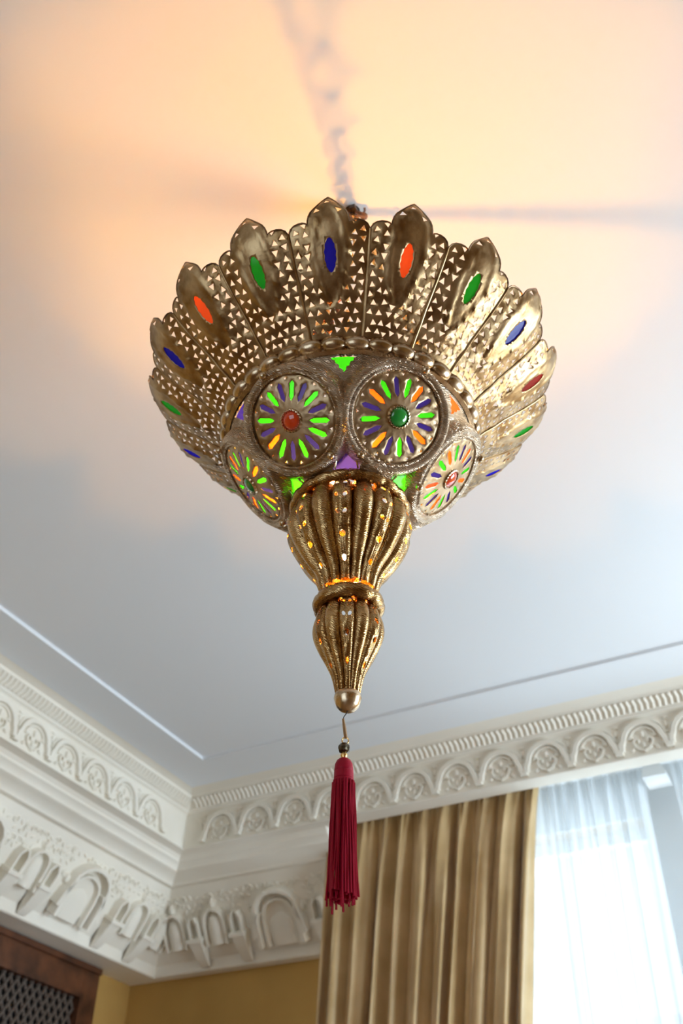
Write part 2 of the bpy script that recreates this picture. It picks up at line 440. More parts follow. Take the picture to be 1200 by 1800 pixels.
def solid_arch(b, M, c, wd, h0, h1, dep):
    """projecting half-round body with an arched head"""
    rows = 7; cols = 9; vs = []
    for i in range(rows + 1):
        f = i / rows
        half = wd/2 * (1 if f < .5 else sqrt(max(0.0, 1 - ((f-.5)/.5)**2)) * .98 + .02)
        for k in range(cols + 1):
            a = pi * k / cols
            vs.append(M(c - cos(a)*half, h0 + (h1-h0)*f, sin(a)*dep*(1 - .25*f) * (half/(wd/2))**.5))
    n = cols + 1
    fs = [(i*n+k, i*n+k+1, (i+1)*n+k+1, (i+1)*n+k) for i in range(rows) for k in range(cols)]
    fs.append(tuple(range(n)))
    b.add(vs, fs)
def muq(b, M, centers, L):
    """centers: [(s, kind)]"""
    for s, kind, q in centers:
        if kind == 'big':
            niche(b, M, s, .265, .080, .365, .060, .030)
            niche(b, M, s, .200, .075, .315, .032, .022)
            solid_arch(b, M, s, .160, .075, .245, .022)
            blob(b, M, s - .150, .255, .020, .030, .028); blob(b, M, s + .150, .255, .020, .030, .028)
            strip(b, M, [(s-.155, .130), (s-.145, .20), (s-.115, .260)], .026, 0, .060)
            strip(b, M, [(s+.155, .130), (s+.145, .20), (s+.115, .260)], .026, 0, .060)
        elif kind == 'small':
            solid_arch(b, M, s, .105, .135, .300, .055)
            niche(b, M, s, .130, .130, .320, .045, .018)
            blob(b, M, s, .345, .016, .026, .034); strip(b, M, [(s, .30), (s, .375)], .012, 0, .022)
        elif kind == 'pend':
            corbel(b, M, s, .100, .165, .014, .058)
            strip(b, M, [(s-.030, .185), (s-.030, .26), (s-.012, .29)], .016, 0, .055)
            strip(b, M, [(s+.030, .185), (s+.030, .26), (s+.012, .29)], .016, 0, .055)
    # carved arabesque in the upper part
    rnd = random.Random(5)
    s_lo = min(c[0] for c in centers) - .2; s_hi = max(c[0] for c in centers) + .12
    s = s_lo
    while s < s_hi:
        for row in range(4):
            h = .275 + row*.038 + rnd.uniform(-.006, .006); ss = s + (row % 2)*.022
            near = min(((abs(ss - c[0]) < {'big': .13, 'small': .075, 'pend': .05}[c[1]] and h < {'big': .36, 'small': .34, 'pend': .28}[c[1]]) for c in centers) or [False]) if False else any(abs(ss - c[0]) < {'big': .155, 'small': .07, 'pend': .045}[c[1]] and h < {'big': .375, 'small': .33, 'pend': .29}[c[1]] for c in centers)
            if near or h > L - .015: continue
            t = rnd.uniform(0, 6.28)
            if rnd.random() < .55:
                a0 = rnd.uniform(0, 360); strip(b, M, arc(ss, h, .015, a0, a0 + 260, 7), .007, 0, .009)
                blob(b, M, ss, h, .006, .006, .010, 0, 6)
            else: blob(b, M, ss, h, .018, .008, .010, t, 7)
        s += .044
MF, LF = frame_left(-3.019, -2.795, 3.095, 3.462)
ftl = []
ftl += [(3.275, 'small', 0), (3.165, 'pend', 0), (3.03, 'small', 0), (2.885, 'pend', 0)]
for k in range(10):
    o_ = .80 * k
    ftl += [(2.59 - o_, 'big', 0), (2.31 - o_, 'pend', 0), (2.20 - o_, 'small', 0), (2.085 - o_, 'pend', 0)]
ftl = [c for c in ftl if c[0] > YF + .2]
muq(ra, MF, ftl, LF)
MFb, LFb = frame_back(3.450, 3.208, 3.095, 3.462)
muq(rb, MFb, [(-2.80, 'small', 0), (-2.66, 'pend', 0), (-2.53, 'small', 0), (-2.38, 'pend', 0), (-2.12, 'big', 0), (-1.87, 'pend', 0)], LFb)
struct(o1.build('trim_1', M_plaster, angle=28)); struct(b2.build('trim_2', M_plaster, angle=28))
struct(ra.build('trim_3', M_plaster, angle=40)); struct(rb.build('trim_4', M_plaster, angle=40))

# ------------------------------------------------------------------ dark lattice screen under the soffit
scr = empty('lattice_screen', (XL + .03, 2.2, 0))
tag(scr, 'dark walnut framed screen with diagonal lattice under the carved frieze', 'screen')
def sb(a, c): return tuple(x - y for x, y in zip(a, (XL + .03, 2.2, 0))), tuple(x - y for x, y in zip(c, (XL + .03, 2.2, 0)))
Y0, Y1, ZT = .9, 3.165, 3.082
b = MB()
for a, c in (((XL+.004, Y0, 0), (XL+.06, Y0+.12, ZT)), ((XL+.004, Y1-.12, 0), (XL+.06, Y1, ZT)), ((XL+.004, Y0+.12, ZT-.15), (XL+.058, Y1-.12, ZT)), ((XL+.004, Y0+.12, 0), (XL+.058, Y1-.12, .2))): b.box(*sb(a, c))
b.build('frame', M_wood, scr, smooth=False)
b = MB()
for a, c in (((XL+.006, Y1-.145, .2), (XL+.072, Y1-.12, ZT-.15)), ((XL+.006, Y0+.12, .2), (XL+.072, Y0+.145, ZT-.15)), ((XL+.006, Y0+.145, ZT-.172), (XL+.07, Y1-.145, ZT-.15)), ((XL+.06, Y0, ZT-.03), (XL+.075, Y1, ZT))): b.box(*sb(a, c))
b.build('bead_moulding', M_wood, scr, smooth=False)
b = MB(); b.box(*sb((XL+.004, Y0+.12, .2), (XL+.010, Y1-.12, ZT-.15))); b.build('backing_board', M_black, scr, smooth=False)
b = MB(); y0, y1, z0, z1 = Y0+.145, Y1-.145, .2, ZT-.172
st = .052
for sg in (1, -1):
    for k in range(-80, 100):
        # lines z = sg*1.5*(y - yk) + z0
        yk = y0 + k*st; pts = []
        for i in range(2):
            pass
        sl = sg*1.55
        ya = max(y0, min(y1, yk)); cand = []
        for yy in (y0, y1):
            zz = z0 + sl*(yy - yk)
            if z0 <= zz <= z1: cand.append((yy, zz))
        for zz in (z0, z1):
            yy = yk + (zz - z0)/sl
            if y0 < yy < y1: cand.append((yy, zz))
        if len(cand) >= 2:
            a, c = cand[0], cand[1]
            if hypot(a[0]-c[0], a[1]-c[1]) > .03:
                xx = XL + .03 + (.003 if sg > 0 else -.003)
                b.tube([Vector((xx - (XL+.03), a[0]-2.2, a[1])), Vector((xx - (XL+.03), c[0]-2.2, c[1]))], .0085, 6)
b.build('lattice', M_lattice, scr)

# ------------------------------------------------------------------ curtains
def curtain(name, m, X0t, X1t, X0b, X1b, Y, ztop, zbot, folds, amp, seed, header=.07, nu=260, nz=60, flat=0.0, parent=None, gather=.35):
    rnd = random.Random(seed); ph = [rnd.uniform(-.35, .35) for _ in range(folds + 3)]; am = [rnd.uniform(.6, 1.25) for _ in range(folds + 3)]
    b = MB(); vs = []
    for j in range(nz + 1):
        f = j / nz; z = ztop + (zbot - ztop) * f ** 1.15
        dz = ztop - z
        x0 = X0t + (X0b - X0t) * min(1, dz / 1.1) ** .9; x1 = X1t + (X1b - X1t) * min(1, dz / 1.1) ** .9
        hd_ = min(1.0, dz / header) 
        k = gather + (1 - gather) * (1 - exp(-max(0, dz - header * .6) / .14))
        for i in range(nu + 1):
            u = i / nu
            t = min(folds, max(0, (u + .018*sin(7*u + seed) + .010*sin(17*u + 2*seed) * (1 - u) * u * 4) * folds)); q = int(t); fr = t - q
            a = am[q] * (1 - fr) + am[q+1] * fr; p_ = ph[q] * (1 - fr) + ph[q+1] * fr
            w_ = sin(2*pi*(t + p_*(.4 + .6*min(1, dz*1.5))) )
            w_ = (abs(w_) ** .75) * (1 if w_ > 0 else -1)
            y = amp * k * a * w_
            y += amp*.22 * sin(2*pi*(t*2.7 + seed) + dz*1.5) * min(1, dz*3) + amp*.35*(1-k)*sin(2*pi*t*3.1 + seed)
            x = x0 + (x1 - x0) * u + amp*.25*sin(4*pi*t + dz)*k
            vs.append((x, Y + y, z))
    n = nu + 1
    b.add(vs, [(j*n+i, j*n+i+1, (j+1)*n+i+1, (j+1)*n+i) for j in range(nz) for i in range(nu)])
    return b.build(name, m, parent, angle=80)
g = curtain('gold_curtain', M_gold, -1.745, -.555, -1.80, -.735, 3.170, 3.66, .05, 10, .050, 3)
solid(g, .003)
tag(g, 'gathered gold silk curtain hanging from the cornice left of the white voile', 'curtain')
s1 = curtain('sheer_curtain', M_sheer, -.95, -.068, -.95, -.085, 3.33, 3.70, .05, 11, .036, 8, header=.09, nu=300)
tag(s1, 'white voile curtain over the window beside the gold curtain', 'curtain')
s2 = curtain('sheer_curtain', M_sheer, .063, .95, .075, .95, 3.33, 3.70, .05, 15, .024, 11, header=.09, nu=300)
tag(s2, 'white voile curtain at the right edge, beyond the pale window post', 'curtain')
rail = empty('curtain_rail', (0, 3.33, 3.71))
tag(rail, 'white curtain rail with a rounded bracket at the top of the window', 'curtain rail')
b = MB(); b.box((-1.68, -.012, 0), (1.68, .012, .022)); b.box((-1.68, -.19, -.03), (1.68, -.165, .0)); b.build('track', M_white, rail, smooth=False)
b = MB(); vs = []
for k in range(9):
    a = pi*k/8
    for y in (-.10, .05): vs.append(Vector((-.005 - cos(a)*.058, y, -.10 + sin(a)*.075)))
b.add(vs, [(2*k, 2*k+1, 2*k+3, 2*k+2) for k in range(8)] + [tuple(range(0, 18, 2)), tuple(range(1, 18, 2))[::-1], (0, 1, 17, 16)])
b.build('bracket', M_white, rail)

# ------------------------------------------------------------------ the lamp
HOOKZ = 3.9
NEAR = atan2(CAM.y, CAM.x)
lamp = empty('pendant_lamp', (0, 0, 2.335))
tag(lamp, 'pierced silver metal pendant lamp with petal crown and coloured glass, hanging from the ceiling', 'lamp')
L0 = Vector((0, 0, -2.335))
def lb(mb, name, m, parent=lamp, **k):
    mb.v = [tuple(Vector(p) + L0) for p in mb.v]
    return mb.build(name, m, parent, **k)
def interp(tab, x):
    for (a, *va), (c, *vc) in zip(tab[:-1], tab[1:]):
        if x <= c:
            f = (x - a) / (c - a) if c > a else 0
            return [p + (q - p) * f for p, q in zip(va, vc)]
    return list(tab[-1][1:])
def smoothtab(tab, n=6):
    # Catmull-Rom densified (param, r, z)
    out = []
    for i in range(len(tab) - 1):
        p0 = tab[max(0, i-1)]; p1 = tab[i]; p2 = tab[i+1]; p3 = tab[min(len(tab)-1, i+2)]
        for k in range(n):
            t = k / n
            q = [p1[0] + (p2[0]-p1[0])*t]
            for j in range(1, len(p1)):
                q.append(.5*((2*p1[j]) + (-p0[j]+p2[j])*t + (2*p0[j]-5*p1[j]+4*p2[j]-p3[j])*t*t + (-p0[j]+3*p1[j]-3*p2[j]+p3[j])*t**3))
            out.append(tuple(q))
    out.append(tuple(tab[-1])); return out

# ---- crown petals
NP_ = 17; HALF = pi / NP_
PT = smoothtab([(0, .276, 3.008), (.16, .306, 3.036), (.32, .343, 3.066), (.5, .388, 3.099), (.68, .432, 3.139), (.84, .453, 3.175), (1.0, .456, 3.208)], 5)
XW, YL = .066, .285
def psurf(x, y, off=0.0):
    t = x / XW; v = max(0, min(1, y / YL))
    r, z = interp(PT, v)
    r2, z2 = interp(PT, min(1, v + .02)); r1, z1 = interp(PT, max(0, v - .02))
    tr, tz = r2 - r1, z2 - z1; l = hypot(tr, tz) or 1
    nr, nz = tz / l, -tr / l          # outward/down
    bul = .008 * (1 - t*t) * min(1, v * 3)
    # embossed almond around the jewel
    ex = x / .030; ey = (y / YL - .56) / .34
    q = sqrt(ex*ex*(1 + .9*abs(ey)) + ey*ey)
    em = .0042 * exp(-((q - 1) / .10)**2) + (.0022 * max(0, 1 - q))
    # crossing fold low down
    em += .0025 * exp(-((v - .21) / .035)**2)
    o = bul + em + off
    r += nr * o; z += nz * o
    a = t * HALF
    return Vector((r * cos(a), r * sin(a), z))
def sym(pts): return [(-x, y) for x, y in pts] + [(x, y) for x, y in reversed(pts) if x > 1e-9]
top_edge = [(1, .68), (.985, .705), (.93, .733), (.84, .750), (.73, .757), (.62, .755), (.545, .746), (.505, .738), (.49, .765), (.46, .800), (.41, .830), (.33, .858), (.24, .888), (.16, .918), (.09, .950), (.04, .978), (0, 1.0)]
side = [(1, v) for v in (0, .1, .2, .3, .4, .5, .6)]
half = side + top_edge
outline = sym([(-a * XW, c * YL) for a, c in half[::1]])
outline = [(a * XW, c * YL) for a, c in half] + [(-a * XW, c * YL) for a, c in reversed(half[:-1])]
rnd = random.Random(21)
holes = []
jw = []
for k in range(28):
    a = 2*pi*k/28; zz = 1 + (.10 if k % 2 else -.05)
    jw.append((.0098 * cos(a) * abs(cos(a))**.15 * zz, (.54 + .098 * sin(a)) * YL))
holes.append(jw)
cands = []
for v in (.07, .135):
    n = 6
    for i in range(n): cands.append(((-.8 + 1.6 * (i + (.5 if v > .1 else .0)) / (n - .5)), v))
for v in (.20, .26): 
    for i in range(6): cands.append((-.82 + 1.64 * (i + (.35 if v > .22 else 0)) / 5.4, v))
for i in range(7): cands += [(s * .84, .32 + i*.062) for s in (-1, 1)]
for i in range(7): cands += [(s * .60, .345 + i*.066) for s in (-1, 1)]
cands += [(s * .40, .335) for s in (-1, 1)] + [(0, .30)] + [(s*.72, .715) for s in (-1, 1)] + [(s*.26, .83) for s in (-1, 1)] + [(0, .91), (-.13, .255), (.16, .16)]
placed = []
for t, v in cands:
    x = t * XW + rnd.uniform(-.0018, .0018); y = v * YL + rnd.uniform(-.003, .003)
    if abs(x / .030) < 1.05 and (x/.028)**2 + ((v-.56)/.31)**2 < 1.0: continue
    if any(hypot(x - a, y - c) < .0125 for a, c in placed): continue
    placed.append((x, y))
    R0 = .0062 + .0010 * rnd.random(); a0 = rnd.choice((pi/2, pi/2, -pi/2)) + rnd.uniform(-.3, .3)
    sc = .90 if v > .3 else 1.15
    holes.append([(x + R0 * sc * cos(a0 + 2*pi*i/3), y + R0 * sin(a0 + 2*pi*i/3)) for i in range(3)])
grid = [(-XW + 2*XW*(i + .5)/24, YL*(j + .5)/44) for i in range(24) for j in range(44)]
vs, fs = sheet(outline, holes, grid, psurf)
def at_lamp(mb_v): return [tuple(Vector(p) + L0) for p in mb_v]
pm = MB(); pm.add(vs, fs)
petal0 = lb(pm, 'crown_petal', M_petal, angle=60); solid(petal0, .0011)
jm = MB(); n = 7; jv = []
jout = [(x*2.0, (y - .54*YL)*1.2 + .54*YL) for x, y in jw[::1]]
vs, fs = sheet(jout, [], [(0, (.49 + .02*i)*YL) for i in range(6)], lambda x, y: psurf(x, y, -.0022))
jm.add(vs, fs); jewel0 = lb(jm, 'petal_jewel', G['blue'], petal0)
em_ = MB()
pts = [psurf(a * XW, c * YL) for a, c in top_edge] + [psurf(-a * XW, c * YL) for a, c in reversed(top_edge[:-1])]
em_.tube(pts, .0017, 6); edge0 = lb(em_, 'petal_edging', M_edge, petal0)
rd = MB(); rd.tube([psurf(XW, v * YL, .0012) for v in (.0, .1, .2, .3, .4, .5, .6, .66, .70)], .0026, 8); rod0 = lb(rd, 'seam_rod', M_petal)
PH = NEAR - .104
seq = {-5: 'violet', -4: 'green', -3: 'blue', -2: 'orange', -1: 'green', 0: 'blue', 1: 'orange', 2: 'green', 3: 'blue', 4: 'plum', 5: 'green', 6: 'violet', 7: 'orange', 8: 'green', 9: 'blue', 10: 'orange', 11: 'green'}
for i, k in enumerate(range(-5, 12)):
    if i == 0: p_, j_, e_, r_ = petal0, jewel0, edge0, rod0
    else:
        p_ = petal0.copy(); j_ = jewel0.copy(); e_ = edge0.copy(); r_ = rod0.copy()
        j_.parent = p_; e_.parent = p_
        j_.data = jewel0.data.copy()
        for q in (p_, j_, e_, r_): col.objects.link(q)
    j_.data.materials[0] = G[seq[k]]; j_['label'] = {'violet': 'pale violet', 'plum': 'dark plum'}.get(seq[k], seq[k]) + ' glass jewel'
    p_.rotation_euler = (0, 0, PH + k * 2 * HALF); r_.rotation_euler = (0, 0, PH + k * 2 * HALF)

# ---- bead rings
def bead_ring(name, R, rr, zc, nb, m, squash=1.0, dip=.38, tilt=0):
    mb = MB(); N = nb * 8; vs = []; n = 12
    for i in range(N):
        a = 2*pi*i/N; w_ = abs(cos(nb * a / 2)); rad = rr * (1 - dip * (1 - w_ ** .5))
        for k in range(n):
            q = 2*pi*k/n
            vs.append(((R + rad*cos(q)) * cos(a), (R + rad*cos(q)) * sin(a), zc + rad*squash*sin(q)))
    mb.add(vs, [(i*n+k, i*n+(k+1) % n, ((i+1) % N)*n+(k+1) % n, ((i+1) % N)*n+k) for i in range(N) for k in range(n)])
    return lb(mb, name, m, angle=60)
bead_ring('bead_band', .2665, .0180, 3.000, 36, M_metal, 1.0, .50)
bead_ring('gadrooned_collar', .112, .0125, 2.792, 20, M_flute, 1.0, .22)
bead_ring('gadrooned_collar', .0555, .0135, 2.556, 10, M_flute, 1.15, .16)
mb = MB(); mb.lathe([(.262, 2.986), (.268, 2.982), (.2705, 2.978), (.262, 2.975)], 96); lb(mb, 'dome_rim', M_metal)

# ---- dome with openings for medallions and glass triangles
DT = smoothtab([(0, .262, 2.992), (.08, .2595, 2.973), (.22, .246, 2.942), (.38, .222, 2.909), (.58, .190, 2.874), (.79, .152, 2.838), (1.0, .112, 2.800)], 5)
DL = .250
SR = .262
def dsurf(x, y, off=0.0):
    s = max(0, min(1, y / DL)); r, z = interp(DT, s)
    r2, z2 = interp(DT, min(1, s + .03)); r1, z1 = interp(DT, max(0, s - .03))
    tr, tz = r2 - r1, z2 - z1; l = hypot(tr, tz); nr, nz = -tz / l, tr / l
    r += nr*off; z += nz*off; a = x / SR
    return Vector((r*cos(a), r*sin(a), z))
sec = pi / 3
DPH = NEAR - radians(3.3)
MR, MS = .084, .52          # medallion radius, position down the dome
r_m, z_m = interp(DT, MS)
ra_, za_ = interp(DT, MS - .2); rb_, zb_ = interp(DT, MS + .2)
tt = Vector((ra_ - rb_, 0, za_ - zb_)).normalized(); nn = Vector((tt.z, 0, -tt.x))
mc = Vector((r_m, 0, z_m)) + nn * .004
def disc_pt(u, v, d=0.0): return mc + Vector((0, 1, 0)) * u * 1.1 + tt * v * 1.1 + nn * d
# opening: circle of radius .092 in the medallion plane projected to (angle, s)
def to_dom(p):
    a = atan2(p.y, p.x); best = None
    for i in range(201):
        s = i/200; r, z = interp(DT, s); dd = (hypot(p.x, p.y) - r)**2 + (p.z - z)**2
        if best is None or dd < best[0]: best = (dd, s)
    return (a * SR, best[1] * DL)
opening = [to_dom(disc_pt(.088*cos(2*pi*k/36), .086*sin(2*pi*k/36), -.012)) for k in range(36)]
tri_t = [(-.026, .022), (.026, .022), (.0, .056)]
tri_b = [(-.060, .242), (.060, .242), (.0, .150)]
def zig(tri, n=7, amp=.0016):
    out = []
    for i in range(3):
        a, c = tri[i], tri[(i+1) % 3]; dx, dy = c[0]-a[0], c[1]-a[1]; l = hypot(dx, dy)
        for k in range(n):
            t = k/n; w_ = amp * (1 if k % 2 else -1) if k else 0
            out.append((a[0] + dx*t - dy/l*w_, a[1] + dy*t + dx/l*w_))
    return out
zt_, zb2 = zig(tri_t), zig(tri_b, 9, .0012)
hw = SR * sec / 2
outl = [(-hw + 2*hw*i/18, 0) for i in range(19)] + [(hw, DL*i/12) for i in range(1, 12)] + [(hw - 2*hw*i/18, DL) for i in range(19)] + [(-hw, DL - DL*i/12) for i in range(1, 12)]
grid = [(-hw + 2*hw*(i+.5)/26, DL*(j+.5)/26) for i in range(26) for j in range(26)]
sv, sf = sheet(outl, [[(x, y) for x, y in opening]], grid, lambda x, y: (x, y))
# the triangles sit on the joint between two medallions: cut them from a sheet centred there
def shift(poly, dx): return [(x + dx, y) for x, y in poly]
half_l = [p for p in outl]
# sector centred between medallions: medallion openings cut as halves at both sides
oh = [(x, y) for x, y in opening]
left_half = sorted([(x - hw, y) for x, y in oh if x >= -1e-6], key=lambda p: p[1])
right_half = sorted([(x + hw, y) for x, y in oh if x <= 1e-6], key=lambda p: p[1])
ly0, ly1 = left_half[0][1], left_half[-1][1]
o2 = [(-hw + 2*hw*i/18, 0) for i in range(19)]
o2 += [(hw, ly0*.5)] + [(min(hw, x), y) for x, y in right_half] + [(hw, (ly1 + DL)/2)]
o2 += [(hw - 2*hw*i/18, DL) for i in range(19)]
o2 += [(-hw, (ly1 + DL)/2)] + [(max(-hw, x), y) for x, y in reversed(left_half)] + [(-hw, ly0*.5)]
sv, sf = sheet(o2, [zt_, zb2], grid, lambda x, y: (x, y))
dm = MB()
for k in range(6):
    a = DPH + k * sec
    R_ = Matrix.Rotation(a, 3, 'Z')
    dm.add([R_ @ dsurf(x, y) for x, y in sv], sf)
dome = lb(dm, 'dome', M_engr, angle=50)
tops = ['green', 'orange', 'green', 'blue', 'green', 'violet']; bots = ['violet', 'green', 'blue', 'green', 'blue', 'green']
for k in range(6):
    R_ = Matrix.Rotation(DPH + k * sec, 3, 'Z')
    for poly, c in ((tri_t, tops[k]), (tri_b, bots[k])):
        mb = MB(); cx = sum(p[0] for p in poly)/3; cy = sum(p[1] for p in poly)/3
        big = [((x - cx)*1.18 + cx, (y - cy)*1.18 + cy) for x, y in poly]
        v_, f_ = sheet([(big[i][0] + (big[(i+1) % 3][0]-big[i][0])*t/4, big[i][1] + (big[(i+1) % 3][1]-big[i][1])*t/4) for i in range(3) for t in range(4)], [], [(cx, cy)], lambda x, y: R_ @ dsurf(x, y, -.004))
        mb.add(v_, f_); lb(mb, 'glass_triangle', G[c], dome, label=c + ' glass triangle')
# ridge between neighbouring medallions
for k in range(6):
    R_ = Matrix.Rotation(DPH + k * sec, 3, 'Z')
    mb = MB()
    for q in (-1, 1):
        mb.tube([R_ @ dsurf(q*x, y*DL, .001) for x, y in ((.051, .96), (.032, .84), (.013, .72), (.004, .64), (.003, .52))], [.0022, .0022, .0022, .002, .001], 6)
    lb(mb, 'leaf_ridge', M_metal, dome)

# ---- medallions
def seg_slot(a, r0, r1, w_):
    pts = [(r0, 0), (r0 + .008, w_/2), (r1 - .006, w_/2*1.1), (r1, 0), (r1 - .006, -w_/2*1.1), (r0 + .008, -w_/2)]
    return [(p*cos(a) - q*sin(a), p*sin(a) + q*cos(a)) for p, q in pts]
def dimple(x, y):
    r = hypot(x, y); a = atan2(y, x)
    d = .010 * (1 - (r/MR)**2)
    if r > .022: d += .0005 * cos(16 * a) * min(1, (r-.022)/.02) * (1 if r < .070 else max(0, (MR - r)/.014))
    return d
h_ = []
for k in range(16):
    a = pi/2 - 2*pi*k/16
    h_.append(seg_slot(a, .035, .0725, .0085))
    a2 = a - pi/16; r0 = .0765
    h_.append([(r0*cos(a2) + .0033*cos(a2 + pi + 2*pi*i/3), r0*sin(a2) + .0033*sin(a2 + pi + 2*pi*i/3)) for i in range(3)])
gr = []
for i in range(1, 12):
    for k in range(48):
        rr = MR*i/12; aa = 2*pi*(k + .5*(i % 2))/48
        gr.append((rr*cos(aa), rr*sin(aa)))
dv, df = sheet([(MR*cos(2*pi*k/64), MR*sin(2*pi*k/64)) for k in range(64)], h_, gr, lambda x, y: disc_pt(x, y, dimple(x, y)))
mdl = []
cfg = {  # azimuth slot -> (gem, colours clockwise from the top)
  0: ('red', 'BGBGBGGBGBGOBGBG'), 1: ('green', 'GOBGBOBGBOBGBOGB'), 2: ('red', 'BGOGBGOBGRBGOGBO'), 5: ('green', 'GOGBGOGBOGBGOBGO'),
  3: ('green', 'GOBGBOBGBOBGBOGB'), 4: ('red', 'BGBGBGGBGBGOBGBG')}
cmap = {'B': 'blue', 'G': 'green', 'O': 'orange', 'R': 'plum'}
for k in (0, 1, 2, 3, 4, 5):
    az = DPH + (k - .5) * sec
    R_ = Matrix.Rotation(az, 3, 'Z')
    mb = MB(); mb.add([R_ @ Vector(p) for p in dv], df)
    disc = lb(mb, 'medallion', M_disc, angle=60); solid(disc, .0009)
    mb = MB()
    # broad hatched band round the disc, rolled inner lip
    pr = [(.0835, -.002), (.0845, .004), (.087, .0052), (.089, .003), (.0905, .0015), (.094, .0040), (.099, .0048), (.103, .001), (.106, -.008), (.109, -.022), (.111, -.036)]
    vs = []
    n = 72
    for r, d in pr:
        for q in range(n):
            a = 2*pi*q/n; vs.append(R_ @ disc_pt(r*cos(a), r*sin(a)*.985, d))
    mb.add(vs, [(i*n+q, i*n+(q+1) % n, (i+1)*n+(q+1) % n, (i+1)*n+q) for i in range(len(pr)-1) for q in range(n)])
    lb(mb, 'medallion_band', M_engr, disc, angle=50)
    gem, cols_ = cfg[k]
    for q in range(16):
        a = pi/2 - 2*pi*q/16
        # seen from outside the u axis runs to the viewer's right
        s_ = [(x*1.0, y) for x, y in seg_slot(a, .033, .0745, .0110)]
        mb = MB(); mb.add([R_ @ disc_pt(x, y, dimple(x, y) - .0016) for x, y in s_], [tuple(range(6))])
        c = cmap[cols_[q]]
        lb(mb, 'glass_sliver', G[c], disc, label=c + ' glass sliver')
    mb = MB(); n = 44; vs = []
    for r, d in ((.0155, .009), (.0185, .0145), (.0205, .0135), (.0225, .008)):
        for q in range(n):
            a = 2*pi*q/n; r_ = r * (1 + (.05 if q % 2 else -.05)*(1 if r < .0215 and r > .016 else 0)); vs.append(R_ @ disc_pt(r_*cos(a), r_*sin(a), d))
    mb.add(vs, [(i*n+q, i*n+(q+1) % n, (i+1)*n+(q+1) % n, (i+1)*n+q) for i in range(3) for q in range(n)])
    lb(mb, 'gem_bezel', M_metal, disc)
    mb = MB(); vs = []; n = 20
    for i in range(7):
        t = i/6*pi/2
        for q in range(n):
            a = 2*pi*q/n; vs.append(R_ @ disc_pt(.0172*cos(t)*cos(a), .0172*cos(t)*sin(a), .0085 + .010*sin(t)))
    mb.add(vs, [(i*n+q, i*n+(q+1) % n, (i+1)*n+(q+1) % n, (i+1)*n+q) for i in range(6) for q in range(n)] + [tuple(6*n+q for q in range(n))])
    lb(mb, 'gem', M_gem[gem], disc, label=gem + ' glass gem')
    # two studs on the band, top and bottom
    for u, v in ((-.022, .096) if k == 0 else (.022, .096), (.045, -.086) if k == 0 else (-.045, -.086)):
        mb = MB(); mb.sphere((0, 0, 0), .0085, 12, 8, M=lambda p: R_ @ (disc_pt(u, v, .006) + p)); lb(mb, 'stud', M_metal, disc)
for k in range(6):
    R_ = Matrix.Rotation(DPH + k * sec, 3, 'Z')
    mb = MB(); c = R_ @ dsurf(0, .50*DL, .004); mb.sphere(c, .0092, 12, 8); mb.lathe([(.0125, 0), (.011, .003), (.009, .004)], 16, M=lambda p: c - (c.normalized()*0) + Vector((p.x, p.y, p.z - .0)), cap0=False) if False else None
    lb(mb, 'stud', M_metal, dome)

# ---- fluted bodies with pierced lobes
def fluted(name, tab, nl, depth, holes_def, m, phase):
    tab = smoothtab(tab, 5); Ltot = .30
    hw_ = pi / nl
    def srf(x, y, a0):
        s = max(0, min(1, y)); r, z = interp(tab, s)
        q = abs(x)  # -1..1
        prof_ = sqrt(max(0, 1 - (q*.94)**2)) - sqrt(1 - .94**2)
        rr = r * (1 - depth) + r * depth * prof_ / (1 - sqrt(1 - .94**2)) 
        a = a0 + x * hw_
        return Vector((rr*cos(a), rr*sin(a), z))
    outl_ = [(-1 + 2*i/10, 0) for i in range(11)] + [(1, j/30) for j in range(1, 30)] + [(1 - 2*i/10, 1) for i in range(11)] + [(-1, 1 - j/30) for j in range(1, 30)]
    grid_ = [(-1 + 2*(i + .5)/10, (j + .5)/32) for i in range(10) for j in range(32)]
    hp = []
    for hx, hy, sx_, sy_, tl in holes_def:
        sx_ *= 1.35; sy_ *= 1.2
        hp.append([(hx + sx_*cos(q)*cos(tl) - .0*sin(q), hy + sy_*sin(q) + sx_*cos(q)*sin(tl)*.12) for q in (0, .8, pi/2, pi-.8, pi, pi+.8, 3*pi/2, -.8)])
    ident = lambda x, y: (x, y)
    A = sheet(outl_, hp, grid_, ident); B = sheet(outl_, [], grid_, ident)
    mb = MB()
    for k in range(nl):
        v_, f_ = A if k % 2 == 0 else B
        mb.add([srf(x, y, phase + 2*hw_*k) for x, y in v_], f_)
    o = lb(mb, name, m, angle=32); solid(o, .0009); return o
ax_ = NEAR - radians(8)
fluted('fluted_body', [(0, .108, 2.786), (.08, .117, 2.776), (.2, .125, 2.750), (.32, .1245, 2.725), (.5, .111, 2.690), (.66, .091, 2.655), (.82, .067, 2.622), (1, .054, 2.585)], 16, .16,
       [(-.35, .13, .16, .016, .5), (.35, .13, .16, .016, -.5), (-.35, .29, .16, .018, .5), (.35, .29, .16, .018, -.5), (-.3, .46, .17, .018, .5), (.3, .46, .17, .018, -.5), (0, .64, .24, .022, 0), (0, .82, .24, .022, 0)], M_flute, ax_)
fluted('fluted_tip', [(0, .050, 2.545), (.08, .059, 2.532), (.2, .0655, 2.510), (.34, .0650, 2.486), (.5, .055, 2.458), (.66, .041, 2.430), (.82, .029, 2.402), (1, .0215, 2.368)], 12, .17,
       [(-.38, .10, .20, .020, .5), (.38, .10, .20, .020, -.5), (-.34, .28, .19, .024, .5), (.34, .28, .19, .024, -.5), (0, .48, .24, .026, 0), (0, .74, .28, .030, 0)], M_flute, NEAR - radians(3))
